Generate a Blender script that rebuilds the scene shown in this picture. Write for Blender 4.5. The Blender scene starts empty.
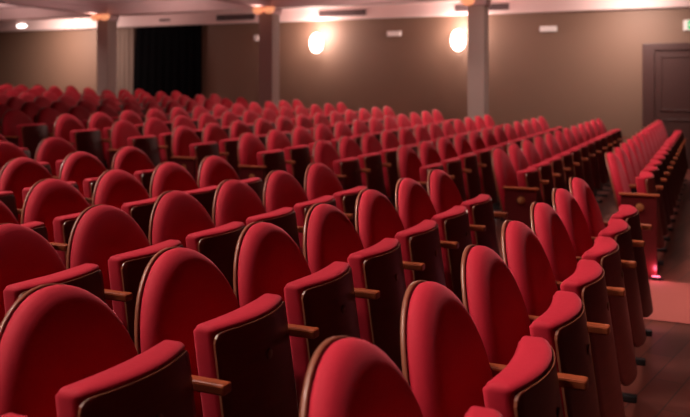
import bpy, bmesh, math, random
from mathutils import Vector, Matrix
random.seed(7)
C = bpy.context.scene.collection
PI = math.pi

# ------------------------------------------------------------------ camera
TH = math.atan(371/820.0)            # the rows run along +Y, the camera looks to the left of them
EYE = 1.43
cam_d = bpy.data.cameras.new('camera'); cam = bpy.data.objects.new('camera', cam_d); C.objects.link(cam)
bpy.context.scene.camera = cam
cam.location = (0, 0, EYE); cam.rotation_euler = (PI/2, 0, TH)
cam_d.sensor_width = 36; cam_d.lens = 820/690*36
cam_d.shift_y = -123.5/690
cam_d.clip_start = .05; cam_d.clip_end = 100
cam_d.dof.use_dof = True; cam_d.dof.focus_distance = 2.7; cam_d.dof.aperture_fstop = 3.0

# ------------------------------------------------------------------ world, exposure
w = bpy.data.worlds.new('world'); bpy.context.scene.world = w; w.use_nodes = True
w.node_tree.nodes['Background'].inputs[0].default_value = (.9, .45, .45, 1)
w.node_tree.nodes['Background'].inputs[1].default_value = .02
vs = bpy.context.scene.view_settings
vs.view_transform = 'Standard'; vs.look = 'None'; vs.gamma = 1; vs.use_curve_mapping = False
vs.exposure = 0.0

# ------------------------------------------------------------------ unseen ceiling lamps, no fittings
def lamp(name, loc, power, col, size=.3, spread=150, tgt=None, kind='AREA'):
    d = bpy.data.lights.new(name, kind); d.energy = power; d.color = col
    if kind == 'AREA':
        d.shape = 'DISK'; d.size = size; d.spread = math.radians(spread)
    else:
        d.shadow_soft_size = size
    if kind == 'SPOT':
        d.spot_size = math.radians(spread); d.spot_blend = .6
    o = bpy.data.objects.new(name, d); C.objects.link(o); o.location = loc
    if tgt is not None:
        o.rotation_euler = (Vector(tgt)-Vector(loc)).to_track_quat('-Z', 'Y').to_euler()
    return o
WARM = (1, .80, .72)
PINK = (1, .66, .62)
LIGHTS = [
    ((-13.6, 13.6, 2.9), 58, (-13.6, 14.6, 1.9), .35, 150),
    ((-1.2, 13.8, 2.9), 42, (-1.4, 14.8, 1.6), .35, 150),
    ((-2.6, 11.7, 3.02), 26, (-3.0, 12.3, 1.2), .30, 140),  # added lamp, brightens the front of the column nearest the door
    ((1.1, 3.2, 3.0), 16, (1.0, 3.4, .0), .30, 66),  # added lamp, lifts the floor in front of the front row
    ((-.1, 5.7, 3.0), 8, (-.1, 5.9, .0), .30, 60),
]
# rows of small unseen lamps without fittings over the near block, tilted towards the stage: they rake over the seat backs
for a in (-7.7, -6.5, -5.3, -4.1, -2.9, -1.7):
    for b in (-.6, .15, .9, 1.65, 2.4, 3.15, 3.9, 4.65):
        LIGHTS.append(((a, b, 3.02), 4.2, (a+1.4, b+.4, .8), .2, 47))
# over the far block they hang straighter
for a in (-6.9, -5.7, -4.5, -3.3, -2.1, -1.1):
    for b in (5.9, 6.9, 7.9, 8.9, 9.9, 10.9, 11.9):
        LIGHTS.append(((a, b, 3.02), 4.8, (a+.95, b+.55, .8), .2, 56))
LIGHTS += [((-10.2, 9.0, 3.02), 7, (-9.6, 9.8, 1), .25, 80), ((-12.0, 11.2, 3.02), 9, (-11.4, 12, 1), .25, 90)]
for i, (l, p, t, s, sp) in enumerate(LIGHTS):
    lamp('unseen_ceiling_lamp', l, p, WARM, s, sp, t)

# ------------------------------------------------------------------ materials
def mat(name, col, rough=.6, metal=0, sheen=0, spec=.5, emit=None, estr=0, noise=None, coat=0):
    m = bpy.data.materials.new(name); m.use_nodes = True
    b = m.node_tree.nodes['Principled BSDF']; nt = m.node_tree
    b.inputs['Base Color'].default_value = (*col, 1); b.inputs['Roughness'].default_value = rough
    b.inputs['Metallic'].default_value = metal; b.inputs['Specular IOR Level'].default_value = spec
    b.inputs['Sheen Weight'].default_value = sheen; b.inputs['Coat Weight'].default_value = coat
    if sheen:
        b.inputs['Sheen Roughness'].default_value = .4; b.inputs['Sheen Tint'].default_value = (1, .25, .3, 1)
    if emit:
        b.inputs['Emission Color'].default_value = (*emit, 1); b.inputs['Emission Strength'].default_value = estr
    if noise:
        sc, stretch, col2, bump = noise
        tc = nt.nodes.new('ShaderNodeTexCoord'); mp = nt.nodes.new('ShaderNodeMapping'); mp.inputs['Scale'].default_value = stretch
        n = nt.nodes.new('ShaderNodeTexNoise'); n.inputs['Scale'].default_value = sc; n.inputs['Detail'].default_value = 4
        mx = nt.nodes.new('ShaderNodeMix'); mx.data_type = 'RGBA'
        mx.inputs[6].default_value = (*col, 1); mx.inputs[7].default_value = (*col2, 1)
        nt.links.new(tc.outputs['Object'], mp.inputs[0]); nt.links.new(mp.outputs[0], n.inputs[0])
        nt.links.new(n.outputs[0], mx.inputs[0]); nt.links.new(mx.outputs[2], b.inputs['Base Color'])
        if bump:
            bp = nt.nodes.new('ShaderNodeBump'); bp.inputs['Strength'].default_value = bump; bp.inputs['Distance'].default_value = .002
            nt.links.new(n.outputs[0], bp.inputs['Height']); nt.links.new(bp.outputs[0], b.inputs['Normal'])
    return m
M = {}
M['velvet'] = mat('red_velvet', (.44, .012, .030), .75, sheen=.3, spec=.2, noise=(90, (1, 1, 1), (.39, .010, .025), .25))
M['shell'] = mat('dark_red_wood', (.13, .014, .010), .42, spec=.3, noise=(9, (1, 1, 8), (.075, .008, .006), 0))
M['rim'] = mat('light_wood_edge', (.27, .085, .045), .33, noise=(14, (1, 1, 1), (.19, .055, .03), 0))
M['arm'] = mat('varnished_arm_wood', (.34, .075, .028), .34, noise=(8, (1, 12, 1), (.22, .042, .015), 0))
M['panel'] = mat('end_panel_red', (.10, .007, .008), .35, noise=(5, (1, 1, 6), (.07, .005, .006), 0))
M['black'] = mat('black_metal', (.012, .008, .008), .5)
M['brass'] = mat('brass', (.42, .17, .06), .45, metal=.5)
M['oldbrass'] = mat('dull_brass', (.14, .045, .02), .45, metal=.5)
M['wall'] = mat('wall_paint', (.20, .111, .073), .62, noise=(.8, (1, 1, 1), (.178, .097, .063), 0))
M['ceil'] = mat('ceiling_plaster', (.72, .52, .51), .8, noise=(1.2, (1, 1, 1), (.66, .47, .46), 0))
M['fascia'] = mat('fascia_plaster', (.82, .60, .57), .7, noise=(1.2, (1, 1, 1), (.77, .56, .53), 0))
M['beam'] = mat('beam_plaster', (.55, .36, .36), .75)
M['column'] = mat('column_paint', (.33, .245, .215), .7, noise=(2, (1, 1, 1), (.30, .22, .19), 0))
M['curtain'] = mat('black_curtain', (.002, .0015, .002), .95, spec=.05)
M['drape'] = mat('brown_drape', (.20, .13, .10), .9)
M['door'] = mat('dark_door_wood', (.075, .032, .028), .42, noise=(6, (1, 1, 5), (.06, .026, .023), 0))
M['white'] = mat('white_plastic', (.85, .78, .75), .5)
M['vent'] = mat('vent_dark', (.05, .03, .03), .7)
M['slat'] = mat('vent_slat', (.16, .10, .10), .6)
M['green'] = mat('green_sign', (.03, .30, .12), .4, emit=(.05, .6, .25), estr=.6)
M['glow'] = mat('lamp_glass', (1, .9, .85), .5, emit=(1, .80, .72), estr=14)
M['glow2'] = mat('downlight_glass', (1, .9, .85), .5, emit=(1, .85, .78), estr=6)
M['amber'] = mat('amber_glass', (.8, .40, .2), .5, emit=(1, .36, .17), estr=.75)

def floor_mat():
    m = bpy.data.materials.new('wood_floor'); m.use_nodes = True; nt = m.node_tree; b = nt.nodes['Principled BSDF']
    tc = nt.nodes.new('ShaderNodeTexCoord'); mp = nt.nodes.new('ShaderNodeMapping'); mp.inputs['Rotation'].default_value = (0, 0, PI/2 + .2)
    br = nt.nodes.new('ShaderNodeTexBrick'); br.inputs['Scale'].default_value = 1
    br.inputs['Brick Width'].default_value = .75; br.inputs['Row Height'].default_value = .14
    br.inputs['Mortar Size'].default_value = .004
    br.inputs['Color1'].default_value = (.13, .030, .020, 1); br.inputs['Color2'].default_value = (.08, .018, .012, 1)
    br.inputs['Mortar'].default_value = (.03, .01, .008, 1)
    nt.links.new(tc.outputs['Object'], mp.inputs[0]); nt.links.new(mp.outputs[0], br.inputs[0])
    nt.links.new(br.outputs[0], b.inputs['Base Color']); b.inputs['Roughness'].default_value = .42
    return m
M['floor'] = floor_mat()
M['carpet'] = mat('aisle_carpet', (.26, .048, .036), .9, noise=(60, (1, 1, 1), (.22, .038, .028), .3))
M['pinkglow'] = mat('pink_light_lens', (1, .3, .4), .5, emit=(1, .16, .26), estr=.45)

# ------------------------------------------------------------------ mesh helpers
def obj(name, bm, mats, parent=None, smooth=False):
    me = bpy.data.meshes.new(name)
    bmesh.ops.recalc_face_normals(bm, faces=bm.faces[:])
    if smooth:
        for f in bm.faces: f.smooth = True
    bm.to_mesh(me); bm.free()
    for m in (mats if isinstance(mats, (list, tuple)) else [mats]): me.materials.append(m)
    o = bpy.data.objects.new(name, me); C.objects.link(o)
    if parent: o.parent = parent
    return o
def box(bm, x0, x1, y0, y1, z0, z1, bev=0, mi=0):
    r = bmesh.ops.create_cube(bm, size=1)
    for v in r['verts']:
        v.co = Vector(((x0+x1)/2+v.co.x*(x1-x0), (y0+y1)/2+v.co.y*(y1-y0), (z0+z1)/2+v.co.z*(z1-z0)))
    fs = set(f for v in r['verts'] for f in v.link_faces)
    for f in fs: f.material_index = mi
    if bev:
        es = set(e for v in r['verts'] for e in v.link_edges)
        bmesh.ops.bevel(bm, geom=list(es), offset=bev, segments=2, affect='EDGES', profile=.5)
    return bm
def bx(*a, **k):
    return box(bmesh.new(), *a, **k)
def grid_box(bm, half, rad, n, fn):
    """rounded box of half sizes, corner radius, subdivided n=(nx,ny,nz), mapped by fn"""
    hx, hy, hz = half
    def lines(h, k):
        r = min(rad, h*.999)
        out = [-h + r*(1-math.cos(t*PI/8)) * 1.0 for t in range(0, 4)]
        inner = [-(h-r) + 2*(h-r)*i/k for i in range(k+1)]
        return out[:-0 or None][:4] + inner + [-q for q in reversed(out[:4])]
    L = [lines(h, k) for h, k in zip(half, n)]
    cache = {}
    def P(i, j, k):
        key = (i, j, k)
        if key in cache: return cache[key]
        p = Vector((L[0][i], L[1][j], L[2][k]))
        c = Vector([max(-(h-min(rad, h*.999)), min(h-min(rad, h*.999), q)) for q, h in zip(p, half)])
        d = p-c
        if d.length > 1e-9:
            d = d.normalized()*rad
        v = bm.verts.new(fn(c+d)); cache[key] = v; return v
    nx, ny, nz = [len(l)-1 for l in L]
    def quad(a, b, c, d):
        if len({a, b, c, d}) == 4:
            try: bm.faces.new((a, b, c, d))
            except ValueError: pass
    for i in range(nx):
        for j in range(ny):
            for k in (0, nz): quad(P(i, j, k), P(i+1, j, k), P(i+1, j+1, k), P(i, j+1, k))
    for i in range(nx):
        for k in range(nz):
            for j in (0, ny): quad(P(i, j, k), P(i+1, j, k), P(i+1, j, k+1), P(i, j, k+1))
    for j in range(ny):
        for k in range(nz):
            for i in (0, nx): quad(P(i, j, k), P(i, j+1, k), P(i, j+1, k+1), P(i, j, k+1))
    bmesh.ops.remove_doubles(bm, verts=bm.verts[:], dist=1e-5)
    return bm
def disc(bm, c, r, t, axis='X', seg=24, mi=0):
    """short cylinder, outer face towards +axis"""
    rot = {'X': Matrix.Rotation(PI/2, 4, 'Y'), 'Y': Matrix.Rotation(-PI/2, 4, 'X'), 'Z': Matrix.Identity(4)}[axis]
    k = bmesh.ops.create_cone(bm, cap_ends=True, segments=seg, radius1=r, radius2=r*.94, depth=t, matrix=Matrix.Translation(c) @ rot)
    for f in set(f for v in k['verts'] for f in v.link_faces): f.material_index = mi
    return bm
def thing(name, label, cat, loc=(0, 0, 0), rotz=0, group=None):
    o = bpy.data.objects.new(name, None); C.objects.link(o); o.empty_display_size = .1
    o.location = loc; o.rotation_euler = (0, 0, rotz)
    o['label'] = label; o['category'] = cat
    if group: o['group'] = group
    return o
def tag(o, label, cat, group=None, kind=None):
    o['label'] = label; o['category'] = cat
    if group: o['group'] = group
    if kind: o['kind'] = kind
    return o
def struct(name, bm, m, parent=None, smooth=False):
    o = obj(name, bm, m, parent, smooth)
    if parent is None: o['kind'] = 'structure'
    return o
def copy_tree(o, parent=None):
    c = o.copy(); C.objects.link(c)
    if parent: c.parent = parent
    for ch in list(o.children): copy_tree(ch, c)
    return c

# ------------------------------------------------------------------ layout of the rows
NR = 18
S_, PITCH = .85, .536
A_FAR = [-.432 - S_*k for k in range(NR)]
A_NEAR = [-.432, -1.283, -2.134, -2.985, -3.80] + [-4.55 - .745*i for i in range(NR-5)]
Z_NEAR = [0, .001, .002, .015, .052, .105, .15, .20, .245, .285, .33, .37, .41, .445, .48, .51, .53, .54]
Z_FAR = [.015, .02, .035, .055, .12, .17, .225, .27, .315, .36, .41, .45, .48, .51, .53, .55, .56, .57]
D_A = [-.05, -.10, -.075, -.03] + [0]*20            # the far block stands a little further back
D_Z = [-.01, -.01, -.01, .0] + [.01]*20
B0, B1 = 6.77, 12.78
def step(b): return max(0, min(1, (b-5.3)/.9))
def row_a(k, b):
    t = max(0, min(1.3, (b-B0)/(B1-B0)))
    n = A_NEAR[k] + D_A[k]*step(b) + (.0065*max(0, 4.8-b) if k == 0 else 0)
    return n + (A_FAR[k]-.05-n)*t
def row_z(k, b):
    t = max(0, min(1.3, (b-B0)/(B1-B0)))
    n = Z_NEAR[k] + D_Z[k]*step(b)
    return n + (Z_FAR[k]-n)*t
def row_rot(k, b):
    if b < B0-.5: return 0
    return -math.atan((A_FAR[k]-.05-A_NEAR[k]-D_A[k])/(B1-B0))
def proj(a, b, z):
    r = a*math.cos(TH)+b*math.sin(TH); wz = -a*math.sin(TH)+b*math.cos(TH)
    if wz < .2: return None
    return 345+820*r/wz, 85+820*(EYE-z)/wz
WALL = 15.0
CEIL = 3.05

# ------------------------------------------------------------------ the setting
def floor_bm(bs=(-3, 0, 3, 5.3, 6.2, B0, 8.7, 10.7, B1, WALL), up=0):
    bm = bmesh.new()
    def edge(k, b):                       # boundary in front of row k
        if k == 0: return 4.0
        if k > NR-1: return -17.2
        return row_a(k, b) + .30
    for k in range(NR):
        for i in range(len(bs)-1):
            b0, b1 = bs[i], bs[i+1]
            z0, z1 = row_z(k, b0), row_z(k, b1)
            p = [(edge(k, b0), b0, z0), (edge(k, b1), b1, z1), (edge(k+1, b1), b1, z1), (edge(k+1, b0), b0, z0)]
            bm.faces.new([bm.verts.new(q) for q in p])
            if k > 0:
                y0, y1 = row_z(k-1, b0), row_z(k-1, b1)
                if z0-y0 > 1e-4 or z1-y1 > 1e-4:
                    p = [(edge(k, b0), b0, y0), (edge(k, b1), b1, y1), (edge(k, b1), b1, z1), (edge(k, b0), b0, z0)]
                    bm.faces.new([bm.verts.new(q) for q in p])
    bmesh.ops.remove_doubles(bm, verts=bm.verts[:], dist=1e-5)
    for v in bm.verts: v.co += Vector((up*.5, 0, up))
    return bm
fl = struct('floor', floor_bm(), M['floor'])

cp = obj('aisle_carpet', floor_bm((5.3, 6.2, 6.42), .006), M['carpet']); tag(cp, 'dusty red carpet runner on the floor of the cross aisle', 'carpet')
struct('wall_back', bx(-17.4, 4, WALL, WALL+.2, -.1, CEIL+.1), M['wall'])
struct('wall_left', bx(-17.4, -17.2, -3, WALL, -.1, CEIL+.1), M['wall'])
struct('wall_front', bx(-17.4, 4, -3.2, -3, -.1, CEIL+.1), M['wall'])
struct('ceiling', bx(-17.4, 4, -3.2, WALL+.2, CEIL, CEIL+.15), M['ceil'])
# fascia along the side wall, slightly coved
bm = bmesh.new()
prof = [(WALL-.01, 2.74), (WALL-.09, 2.735), (WALL-.12, 2.75), (WALL-.13, 2.80), (WALL-.13, 2.98), (WALL-.20, 3.02), (WALL-.24, CEIL-.001), (WALL-.01, CEIL-.001)]
v0 = [bm.verts.new((-17.19, y, z)) for y, z in prof]; v1 = [bm.verts.new((3.99, y, z)) for y, z in prof]
for i in range(len(prof)):
    j = (i+1) % len(prof); bm.faces.new((v0[i], v0[j], v1[j], v1[i]))
bm.faces.new(v0); bm.faces.new(v1)
struct('trim_1', bm, M['fascia'])
struct('baseboard_back', bx(-17.2, -1.3, WALL-.02, WALL-.001, .0, .12), M['door'])

COLS = [-3.54, -7.45, -11.20]
CB, CS = 13.1, .14
BZ = 2.79
# main beam over the columns and the beams running from each column
def beam(bm, x0, x1, y0, y1):
    box(bm, x0, x1, y0, y1, BZ+.05, CEIL-.001)
bm = bmesh.new(); box(bm, -17.2, 4, CB-.17, CB+.17, BZ+.04, CEIL-.001); box(bm, -17.2, 4, CB-.21, CB+.21, CEIL-.09, CEIL-.002)
struct('trim_2', bm, M['fascia'])
for i, a in enumerate(COLS):
    bm = bmesh.new(); box(bm, a-.13, a+.13, -3, CB-.17, BZ+.05, CEIL-.001); box(bm, a-.19, a+.19, -3, CB-.21, CEIL-.10, CEIL-.002)
    struct('trim_%d' % (i+3), bm, M['beam'])
col_lbl = ['square grey-brown column nearest the dark door, between the seat rows',
           'square column with one sunlit side, between the sconces and black curtain',
           'square grey column left of the black curtain, topped by amber lights',
           'square grey column furthest left at the back of the hall']
for i, a in enumerate(COLS):
    zf = row_z(min(NR-1, max(0, int(round((-.2-a)/S_)))), B1)-.02
    t = thing('column', col_lbl[i], 'column', (a, CB, zf), 0, 'columns along the side wall')
    if i == 1: t['label'] = 'square column between the lit wall sconce and the black curtain'
    obj('shaft', bx(-CS, CS, -CS, CS, 0, BZ-.07-zf, bev=.006), M['column'], t)
    obj('capital', bx(-CS-.03, CS+.03, -CS-.03, CS+.03, BZ-.07-zf, BZ+.04-zf, bev=.01), M['beam'], t)
    # amber half bowls wrapped around the capital
    for (dx, dy) in ((-.115, -.185), (.115, -.185)) if i != 0 else ((-.115, -.185),):
        bm = bmesh.new()
        bmesh.ops.create_uvsphere(bm, u_segments=18, v_segments=10, radius=1)
        for v in bm.verts:
            v.co = Vector((v.co.x*.115, v.co.y*.075, max(-1, v.co.z)*.10 if v.co.z < 0 else v.co.z*.035))
        bmesh.ops.translate(bm, verts=bm.verts[:], vec=(dx, dy-.02, BZ+.02-zf))
        obj('uplight_bowl', bm, M['amber'], t, True)
    lamp('uplight_fill_lamp', (a, CB-.42, BZ-.02), 1.2, (1, .62, .52), .12, 175, (a, CB-.75, CEIL))
    lamp('ceiling_fill_lamp', (a-1.9, CB-1.6, 2.35), 23, (1, .74, .70), 1.2, 170, (a-1.9, CB-1.6, CEIL))  # added unseen lamp facing up to brighten the ceiling, there is no cove
    lamp('uplight_fill_lamp', (a, CB+.45, BZ-.10), 5, (1, .70, .64), .12, 175, (a, CB+1.2, CEIL))  # added on the wall side to brighten the fascia, no bowl here

# seats ------------------------------------------------------------------
def hw(z, W, zc, H):
    if z <= zc: return W*(1-.10*((zc-z)/.3)**2)
    return W*math.sqrt(max(0, 1-((z-zc)/H)**2))
def arch(W, zb, zc, H, n=26):
    pts = []
    for i in range(7):
        z = zb+(zc-zb)*i/7; pts.append((hw(z, W, zc, H), z))
    for i in range(n+1):
        t = PI*i/n; pts.append((W*math.cos(t), zc+H*math.sin(t)))
    for i in reversed(range(7)):
        z = zb+(zc-zb)*i/7; pts.append((-hw(z, W, zc, H), z))
    return pts
RECL = math.tan(math.radians(13))
def backpos(v, y, z):
    """v = distance in front of the shell's front face; the back leans and is gently dished"""
    return Vector((-.305 + (.91-z)*RECL + .35*y*y + v, y, z + v*.20))
def ring_surface(bm, pts, cz, rings, close_back=None, mi=None):
    vr = []
    for s, v in rings:
        vr.append([bm.verts.new(backpos(v, y*s, cz+(z-cz)*s)) for y, z in pts])
    n = len(pts)
    for a, b in zip(vr, vr[1:]):
        for i in range(n):
            bm.faces.new((a[i], a[(i+1) % n], b[(i+1) % n], b[i]))
    c = bm.verts.new(backpos(rings[-1][1], 0, cz))
    for i in range(n): bm.faces.new((vr[-1][i], vr[-1][(i+1) % n], c))
    return vr
SL = .075/.53          # the folded seat leans: its lower edge stands forward
BUL = .046
def seatpos(v, y, z, W=.205):
    """v >= 0 behind the outer shell face"""
    q = max(0, 1-(y/W)**2)
    t = max(0, min(1, (z-.58)/.15)); t = t*t*(3-2*t)
    z = z - t*.003*min(1.05, abs(y)/W)**4
    q *= 1-.55*max(0, min(1, v/.075))
    return Vector((BUL*q + (.735-z)*SL - v, y, z))

def make_seat():
    root = thing('theatre_seat', 'x', 'theatre seat')
    # backrest shell
    bm = bmesh.new()
    pts = arch(.258, .36, .59, .321)
    rings_f = [(1, -.012), (1.0, -.002), (.988, .0), (.6, 0)]
    vf = ring_surface(bm, pts, .6, rings_f)
    vb = ring_surface(bm, pts, .6, [(1, -.012), (.6, -.014)])
    bmesh.ops.remove_doubles(bm, verts=bm.verts[:], dist=1e-5)
    for f in bm.faces:
        pass
    bm.normal_update()
    for f in bm.faces:
        c = f.calc_center_median()
        zz = c.z; yy = c.y
        e = (yy/.258)**2 + (max(0, zz-.59)/.321)**2 if zz > .59 else (yy/hw(zz, .258, .59, .321))**2
        f.material_index = 1 if e > .965 else 0
    back = obj('backrest', bm, [M['shell'], M['rim']], root, True)
    # backrest cushion
    bm = bmesh.new()
    pts = arch(.253, .375, .59, .315)
    rings = [(.97, -.001), (1.0, .006), (1.004, .016), (.995, .027), (.975, .038), (.945, .047), (.90, .056), (.84, .063), (.76, .068), (.64, .072), (.45, .075), (.2, .076)]
    ring_surface(bm, pts, .6, rings)
    obj('back_cushion', bm, M['velvet'], back, True)
    # seat shell (folded up)
    bm = bmesh.new()
    W = .207
    zs = [.205, .212, .225, .245, .275, .33, .42, .52, .62, .69, .705, .718, .727, .732]
    def hwz(z):
        if z < .275: return W-.07*(1-math.sqrt(max(0, 1-((.275-z)/.07)**2)))
        if z > .70: return W-.030*(1-math.sqrt(max(0, 1-((z-.70)/.033)**2)))
        return W
    cols = 14; G = {}
    for side, v in ((0, 0.0), (1, .007)):
        for i, z in enumerate(zs):
            for j in range(cols+1):
                y = hwz(z)*(-1+2*j/cols)
                G[side, i, j] = bm.verts.new(seatpos(v, y, z, W))
    n = len(zs)-1
    for side in (0, 1):
        for i in range(n):
            for j in range(cols):
                bm.faces.new((G[side, i, j], G[side, i+1, j], G[side, i+1, j+1], G[side, i, j+1]))
    def rimq(a, b):
        f = bm.faces.new((G[0, a[0], a[1]], G[0, b[0], b[1]], G[1, b[0], b[1]], G[1, a[0], a[1]])); f.material_index = 1
    for i in range(n):
        rimq((i, 0), (i+1, 0)); rimq((i, cols), (i+1, cols))
    for j in range(cols):
        rimq((0, j), (0, j+1)); rimq((n, j), (n, j+1))
    shell = obj('seat_shell', bm, [M['shell'], M['rim']], root, False)
    for p in shell.data.polygons:
        if p.material_index == 0: p.use_smooth = True
    # cushion
    bm = bmesh.new()
    def cf(p):
        v = .045 - p.x
        z = .515 + p.z
        # the upper end of the cushion rolls slightly forward over the shell's edge
        if z > .735: v = v-.006
        return seatpos(v, p.y, z, .205)
    grid_box(bm, (.037, .205, .235), .020, (2, 10, 6), cf)
    obj('seat_cushion', bm, M['velvet'], shell, True)
    bm = bmesh.new()
    pz = .622
    disc(bm, Vector((BUL+(.735-pz)*SL+.001, 0, pz)), .016, .004, 'X', 16)
    obj('number_plate', bm, M['oldbrass'], shell, True)
    # armrest on the far side
    bm = bx(-.185, .098, .228, .2715, .603, .633, bev=.007)
    obj('armrest', bm, M['arm'], root)
    # support and foot
    bm = bmesh.new()
    box(bm, -.145, -.03, .239, .259, .03, .604, bev=.003)
    s = obj('support_leg', bm, M['black'], root)
    obj('foot', bx(-.24, .10, .228, .2715, 0.001, .032, bev=.006), M['black'], s)
    # bracket that carries the hinge
    bm = bmesh.new(); box(bm, -.20, -.16, -.24, .24, .34, .38, bev=.006)
    obj('hinge_bar', bm, M['black'], root)
    return root
proto = make_seat()
ORD = ['first', 'second', 'third', 'fourth', 'fifth', 'sixth', 'seventh', 'eighth', 'ninth', 'tenth', 'eleventh', 'twelfth', 'thirteenth',
       'fourteenth', 'fifteenth', 'sixteenth', 'seventeenth', 'eighteenth']
def rowname(k): return 'front row' if k == 0 else ORD[k]+' row'
used = False
def place(k, b, label, group):
    global used
    o = copy_tree(proto) if used else proto
    used = True
    o.location = (row_a(k, b), b, row_z(k, b)); 
    o.rotation_euler = (0, 0, row_rot(k, b))
    o['label'] = label; o['group'] = group
def inview(a, b, z):
    ps = [proj(a+da, b+db, z+dz) for da in (-.35, .15) for db in (-.27, .27) for dz in (0, .92)]
    ps = [p for p in ps if p]
    if len(ps) < 8: return False
    xs = [p[0] for p in ps]; ys = [p[1] for p in ps]
    return max(xs) > -4 and min(xs) < 694 and min(ys) < 417
PN = [.536, .536, .526, .523] + [.530]*20
ENDN = [4.73, 4.83, 4.89, 4.94, 5.02, 5.02] + [5.02]*20
nseat = 0
def near_label(k, n):
    return 'red velvet folding theatre seat, %s from the aisle, %s, near block' % (ORD[n], rowname(k))
def far_label(k, n):
    return 'red velvet folding theatre seat, %s beyond the aisle, %s, far block' % (ORD[n], rowname(k))
ends = []
for k in range(NR):
    for n in range(12):
        b = ENDN[k]-PN[k]*n
        if b < .9: break
        a = row_a(k, b); z = row_z(k, b)
        if not inview(a, b, z): continue
        place(k, b, near_label(k, n), 'seats of the near block, ' + rowname(k)); nseat += 1
        if n == 0 or True: pass
    for n in range(12):
        b = B0+.546*n
        a = row_a(k, b); z = row_z(k, b)
        if not inview(a, b, z): continue
        if any(a-.42 < ca+CS and a+.16 > ca-CS and b+.31 > CB-CS for ca in COLS) : 
            if k not in (3,): continue
        place(k, b, far_label(k, n), 'seats of the far block, ' + rowname(k)); nseat += 1
        if n == 0: ends.append((k, b-.29-(.02 if k > 5 else 0)))
print('SEATS', nseat)

# end panels at the aisle
def make_end():
    root = thing('row_end_panel', 'x', 'end panel')
    bm = bmesh.new(); box(bm, -.20, .055, -.016, .016, .02, .628, bev=.004)
    bd = obj('board', bm, M['panel'], root)
    obj('armrest_cap', bx(-.215, .072, -.022, .022, .628, .645, bev=.005), M['arm'], root)
    bm = bmesh.new(); c = Vector((-.065, -.018, .545))
    disc(bm, c, .030, .006, 'Y', 24)
    bmesh.ops.create_uvsphere(bm, u_segments=10, v_segments=6, radius=.010, matrix=Matrix.Translation(c+Vector((0, -.004, 0))))
    for i in range(8):
        t = i*PI/4
        bmesh.ops.create_uvsphere(bm, u_segments=8, v_segments=5, radius=.007, matrix=Matrix.Translation(c+Vector((math.cos(t)*.019, -.004, math.sin(t)*.019))))
    obj('brass_emblem', bm, M['brass'], bd)
    obj('foot', bx(-.24, .10, -.022, .022, 0.001, .022, bev=.004), M['black'], bd)
    return root
pe = make_end()
for i, (k, b) in enumerate(ends):
    o = pe if i == 0 else copy_tree(pe)
    o.location = (A_NEAR[k]+D_A[k]*.6+.01, b, row_z(k, b)-.015); o.rotation_euler = (0, 0, 0)
    o['label'] = 'dark red row end panel with brass emblem across the aisle, %s' % rowname(k)
    o['group'] = 'end panels across the aisle'

# ------------------------------------------------------------------ on the side wall
W0 = WALL-.001
# double door
dr = bpy.data.objects.new('door_1', None); C.objects.link(dr); dr.location = (-.2, W0, 0); dr['kind'] = 'structure'
bm = bmesh.new()
box(bm, -.955, -.76, -.07, 0, 0, 2.14, bev=.008); box(bm, .76, .955, -.07, 0, 0, 2.14, bev=.008); box(bm, -.955, .955, -.071, 0, 2.02, 2.141, bev=.008)
box(bm, -.80, -.76, -.085, -.06, 0, 2.06); box(bm, .76, .80, -.085, -.06, 0, 2.06)
obj('door_frame', bm, M['door'], dr)
for s in (-1, 1):
    x0, x1 = (-.76, -.005) if s < 0 else (.005, .76)
    bm = bmesh.new(); box(bm, x0, x1, -.045, -.005, .01, 2.02, bev=.003)
    for (za, zb) in ((.15, .85), (.98, 1.93)):
        # raised moulding ring and recessed field
        for (p, q, r_, t) in ((x0+.09, x1-.09, za, za+.03), (x0+.09, x1-.09, zb-.03, zb)): box(bm, p, q, -.058, -.044, r_, t, bev=.004)
        for (p, q) in ((x0+.09, x0+.12), (x1-.12, x1-.09)): box(bm, p, q, -.058, -.044, za, zb, bev=.004)
    lf = obj('door_leaf', bm, M['door'], dr)
    bm = bmesh.new(); hx = x1-.05 if s < 0 else x0+.05
    box(bm, hx-.02, hx+.02, -.055, -.044, .98, 1.16, bev=.003); box(bm, hx-.09 if s < 0 else hx, hx if s < 0 else hx+.09, -.095, -.08, 1.06, 1.08, bev=.004)
    box(bm, hx-.009, hx+.009, -.09, -.05, 1.06, 1.08)
    obj('door_handle', bm, M['oldbrass'], lf)
# exit sign
t = thing('exit_sign', 'small green and white lit exit sign above the dark door', 'exit sign', (-.30, W0, 2.44))
obj('housing', bx(-.20, .20, -.05, 0, -.09, .09, bev=.006), M['white'], t)
bm = bmesh.new(); box(bm, -.13, .185, -.055, -.049, -.075, .075)
f = obj('green_face', bm, M['green'], t)
# running figure by a doorway, arrow
bm = bmesh.new()
box(bm, .06, .15, -.058, -.0545, -.055, .055); disc(bm, Vector((.02, -.056, .045)), .012, .003, 'Y', 12)
box(bm, .0, .03, -.058, -.0545, -.015, .03); box(bm, -.02, .01, -.058, -.0545, -.055, -.012); box(bm, .02, .045, -.058, -.0545, -.05, -.012)
box(bm, -.11, -.05, -.058, -.0545, -.01, .01)
obj('pictogram', bm, M['white'], f)
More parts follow.
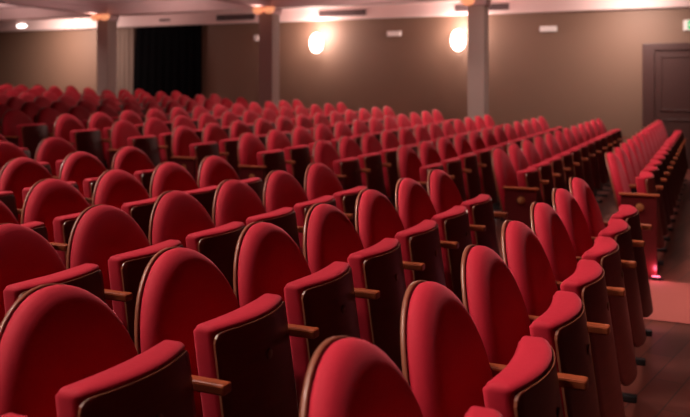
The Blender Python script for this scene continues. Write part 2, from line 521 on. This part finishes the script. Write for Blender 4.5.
# emergency light boxes
for a, z, wd, lb in ((-5.72, 2.43, .28, 'white emergency light box high on wall between the two sconces'),
                     (-2.75, 2.44, .30, 'white emergency light box high on wall between column and dark door')):
    t = thing('emergency_light', lb, 'emergency light', (a, W0, z), 0, 'emergency lights on the side wall')
    obj('housing', bx(-wd/2, wd/2, -.06, 0, -.05, .05, bev=.008), M['white'], t)
    obj('diffuser', bx(-wd/2+.02, wd/2-.02, -.066, -.058, -.035, .035, bev=.003), M['white'], t)
tag(obj('wall_switch_box', bx(-.05, .05, -.04, 0, -.06, .06, bev=.006), M['white']), 'tiny white box on the wall left of the second column', 'wall box').location = (-8.83, W0, 2.42)
# sconces
def sconce(a, z, lb):
    t = thing('wall_sconce', lb, 'wall lamp', (a, W0, z), 0, 'lit wall sconces')
    bm = bmesh.new()
    bmesh.ops.create_uvsphere(bm, u_segments=24, v_segments=14, radius=1)
    for v in bm.verts: v.co = Vector((v.co.x*.14, v.co.y*.10-.10, v.co.z*.20))
    obj('glass_shade', bm, M['glow'], t, True)
    obj('wall_plate', bx(-.05, .05, -.02, 0, -.08, .08, bev=.006), M['oldbrass'], t)
    l = lamp('sconce_light', (a+.12, WALL-.30, z+.22), 36, WARM, .06, kind='POINT')
    l = lamp('sconce_light', (a, WALL-.42, z-.05), 14, WARM, .12, kind='POINT')
sconce(-7.38, 2.28, 'bright wall sconce left, just right of the second column')
sconce(-4.41, 2.27, 'bright wall sconce beside the column nearer the dark door')
# vents on the fascia
def vent(xa, xb, zc, h, lb):
    c = (xa+xb)/2
    t = thing('ceiling_vent', lb, 'air vent', (c, WALL-.13, zc), 0, 'air vents in the fascia')
    L = (xb-xa)/2
    bm = bmesh.new(); box(bm, -L, L, -.012, .0, -h/2, h/2)
    fr = obj('grille', bm, M['vent'], t)
    bm = bmesh.new(); n = 5
    for i in range(n):
        z = -h/2+h*(i+.5)/n; box(bm, -L+.01, L-.01, -.022, -.010, z-.006, z+.004)
    for x in (-L, L-.012): box(bm, x, x+.012, -.024, 0, -h/2, h/2)
    obj('slats', bm, M['slat'], t)
def wall_a(px, b=WALL-.13):
    q = (px-345)/820; c, s = math.cos(TH), math.sin(TH)
    return b*(q*c-s)/(c+q*s)
vent(wall_a(319), wall_a(366), 2.865, .12, 'long dark air vent above the left wall sconce')
vent(wall_a(217), wall_a(255), 2.865, .12, 'dark air vent right of the black curtain, beside the second column')
vent(wall_a(160), wall_a(170), 2.865, .055, 'small air vent above the black curtain')
vent(wall_a(455), wall_a(509), 2.865, .12, 'dark air vent behind the top of column nearest the door')
# oval light on the fascia
t = thing('fascia_light', 'glowing oval light at ceiling edge above the wall, far left', 'ceiling light', (wall_a(22), WALL-.13, 2.86))
bm = bmesh.new(); bmesh.ops.create_uvsphere(bm, u_segments=24, v_segments=10, radius=1)
for v in bm.verts: v.co = Vector((v.co.x*.16, v.co.y*.03-.01, v.co.z*.045))
obj('glass_cover', bm, M['glow2'], t, True)
bm = bmesh.new(); bmesh.ops.create_uvsphere(bm, u_segments=24, v_segments=10, radius=1)
for v in bm.verts: v.co = Vector((v.co.x*.19, v.co.y*.012, v.co.z*.065))
obj('base', bm, M['white'], t, True)
# curtains
def curtain(name, x0, x1, z0, z1, m, lab, cat, folds, amp, y=WALL-.10, slant=0):
    bm = bmesh.new(); n = folds*8; rows = 14; g = []
    for j in range(rows+1):
        tz = j/rows; z = z0+(z1-z0)*tz; r = []
        for i in range(n+1):
            u = i/n; xl = x0-slant*(1-tz)**.6
            r.append(bm.verts.new((xl+(x1-xl)*u, y+amp*math.sin(u*folds*2*PI)+amp*.4*math.sin(u*folds*3.1+3*tz), z)))
        g.append(r)
    for j in range(rows):
        for i in range(n): bm.faces.new((g[j][i], g[j][i+1], g[j+1][i+1], g[j+1][i]))
    o = obj(name, bm, m, None, True)
    md = o.modifiers.new('thick', 'SOLIDIFY'); md.thickness = .006
    tag(o, lab, cat); return o
cz0 = .45
curtain('black_curtain', -11.90, -10.14, cz0, 2.733, M['curtain'], 'wide black curtain on the side wall left of the second column', 'curtain', 9, .012, slant=.12)
curtain('brown_drape', -12.55, -12.02, cz0, 2.733, M['drape'], 'grey-brown drape between the left column and black curtain', 'curtain', 4, .010, y=WALL-.04)

# small pink step light at the foot of the nearest end panel
k, b = ends[0]
t = thing('step_light', 'small pink step light glowing at the foot of the right-hand end panel', 'step light', (A_NEAR[k]+.03, b-.045, row_z(k, b)))
obj('housing', bx(-.035, .035, -.02, .02, .006, .03, bev=.004), M['black'], t)
obj('lens', bx(-.028, .028, -.014, .018, .029, .034, bev=.001), M['pinkglow'], t)
lamp('step_light_lamp', (A_NEAR[k]+.03, b-.05, row_z(k, b)+.08), .8, (1, .2, .35), .02, kind='POINT')
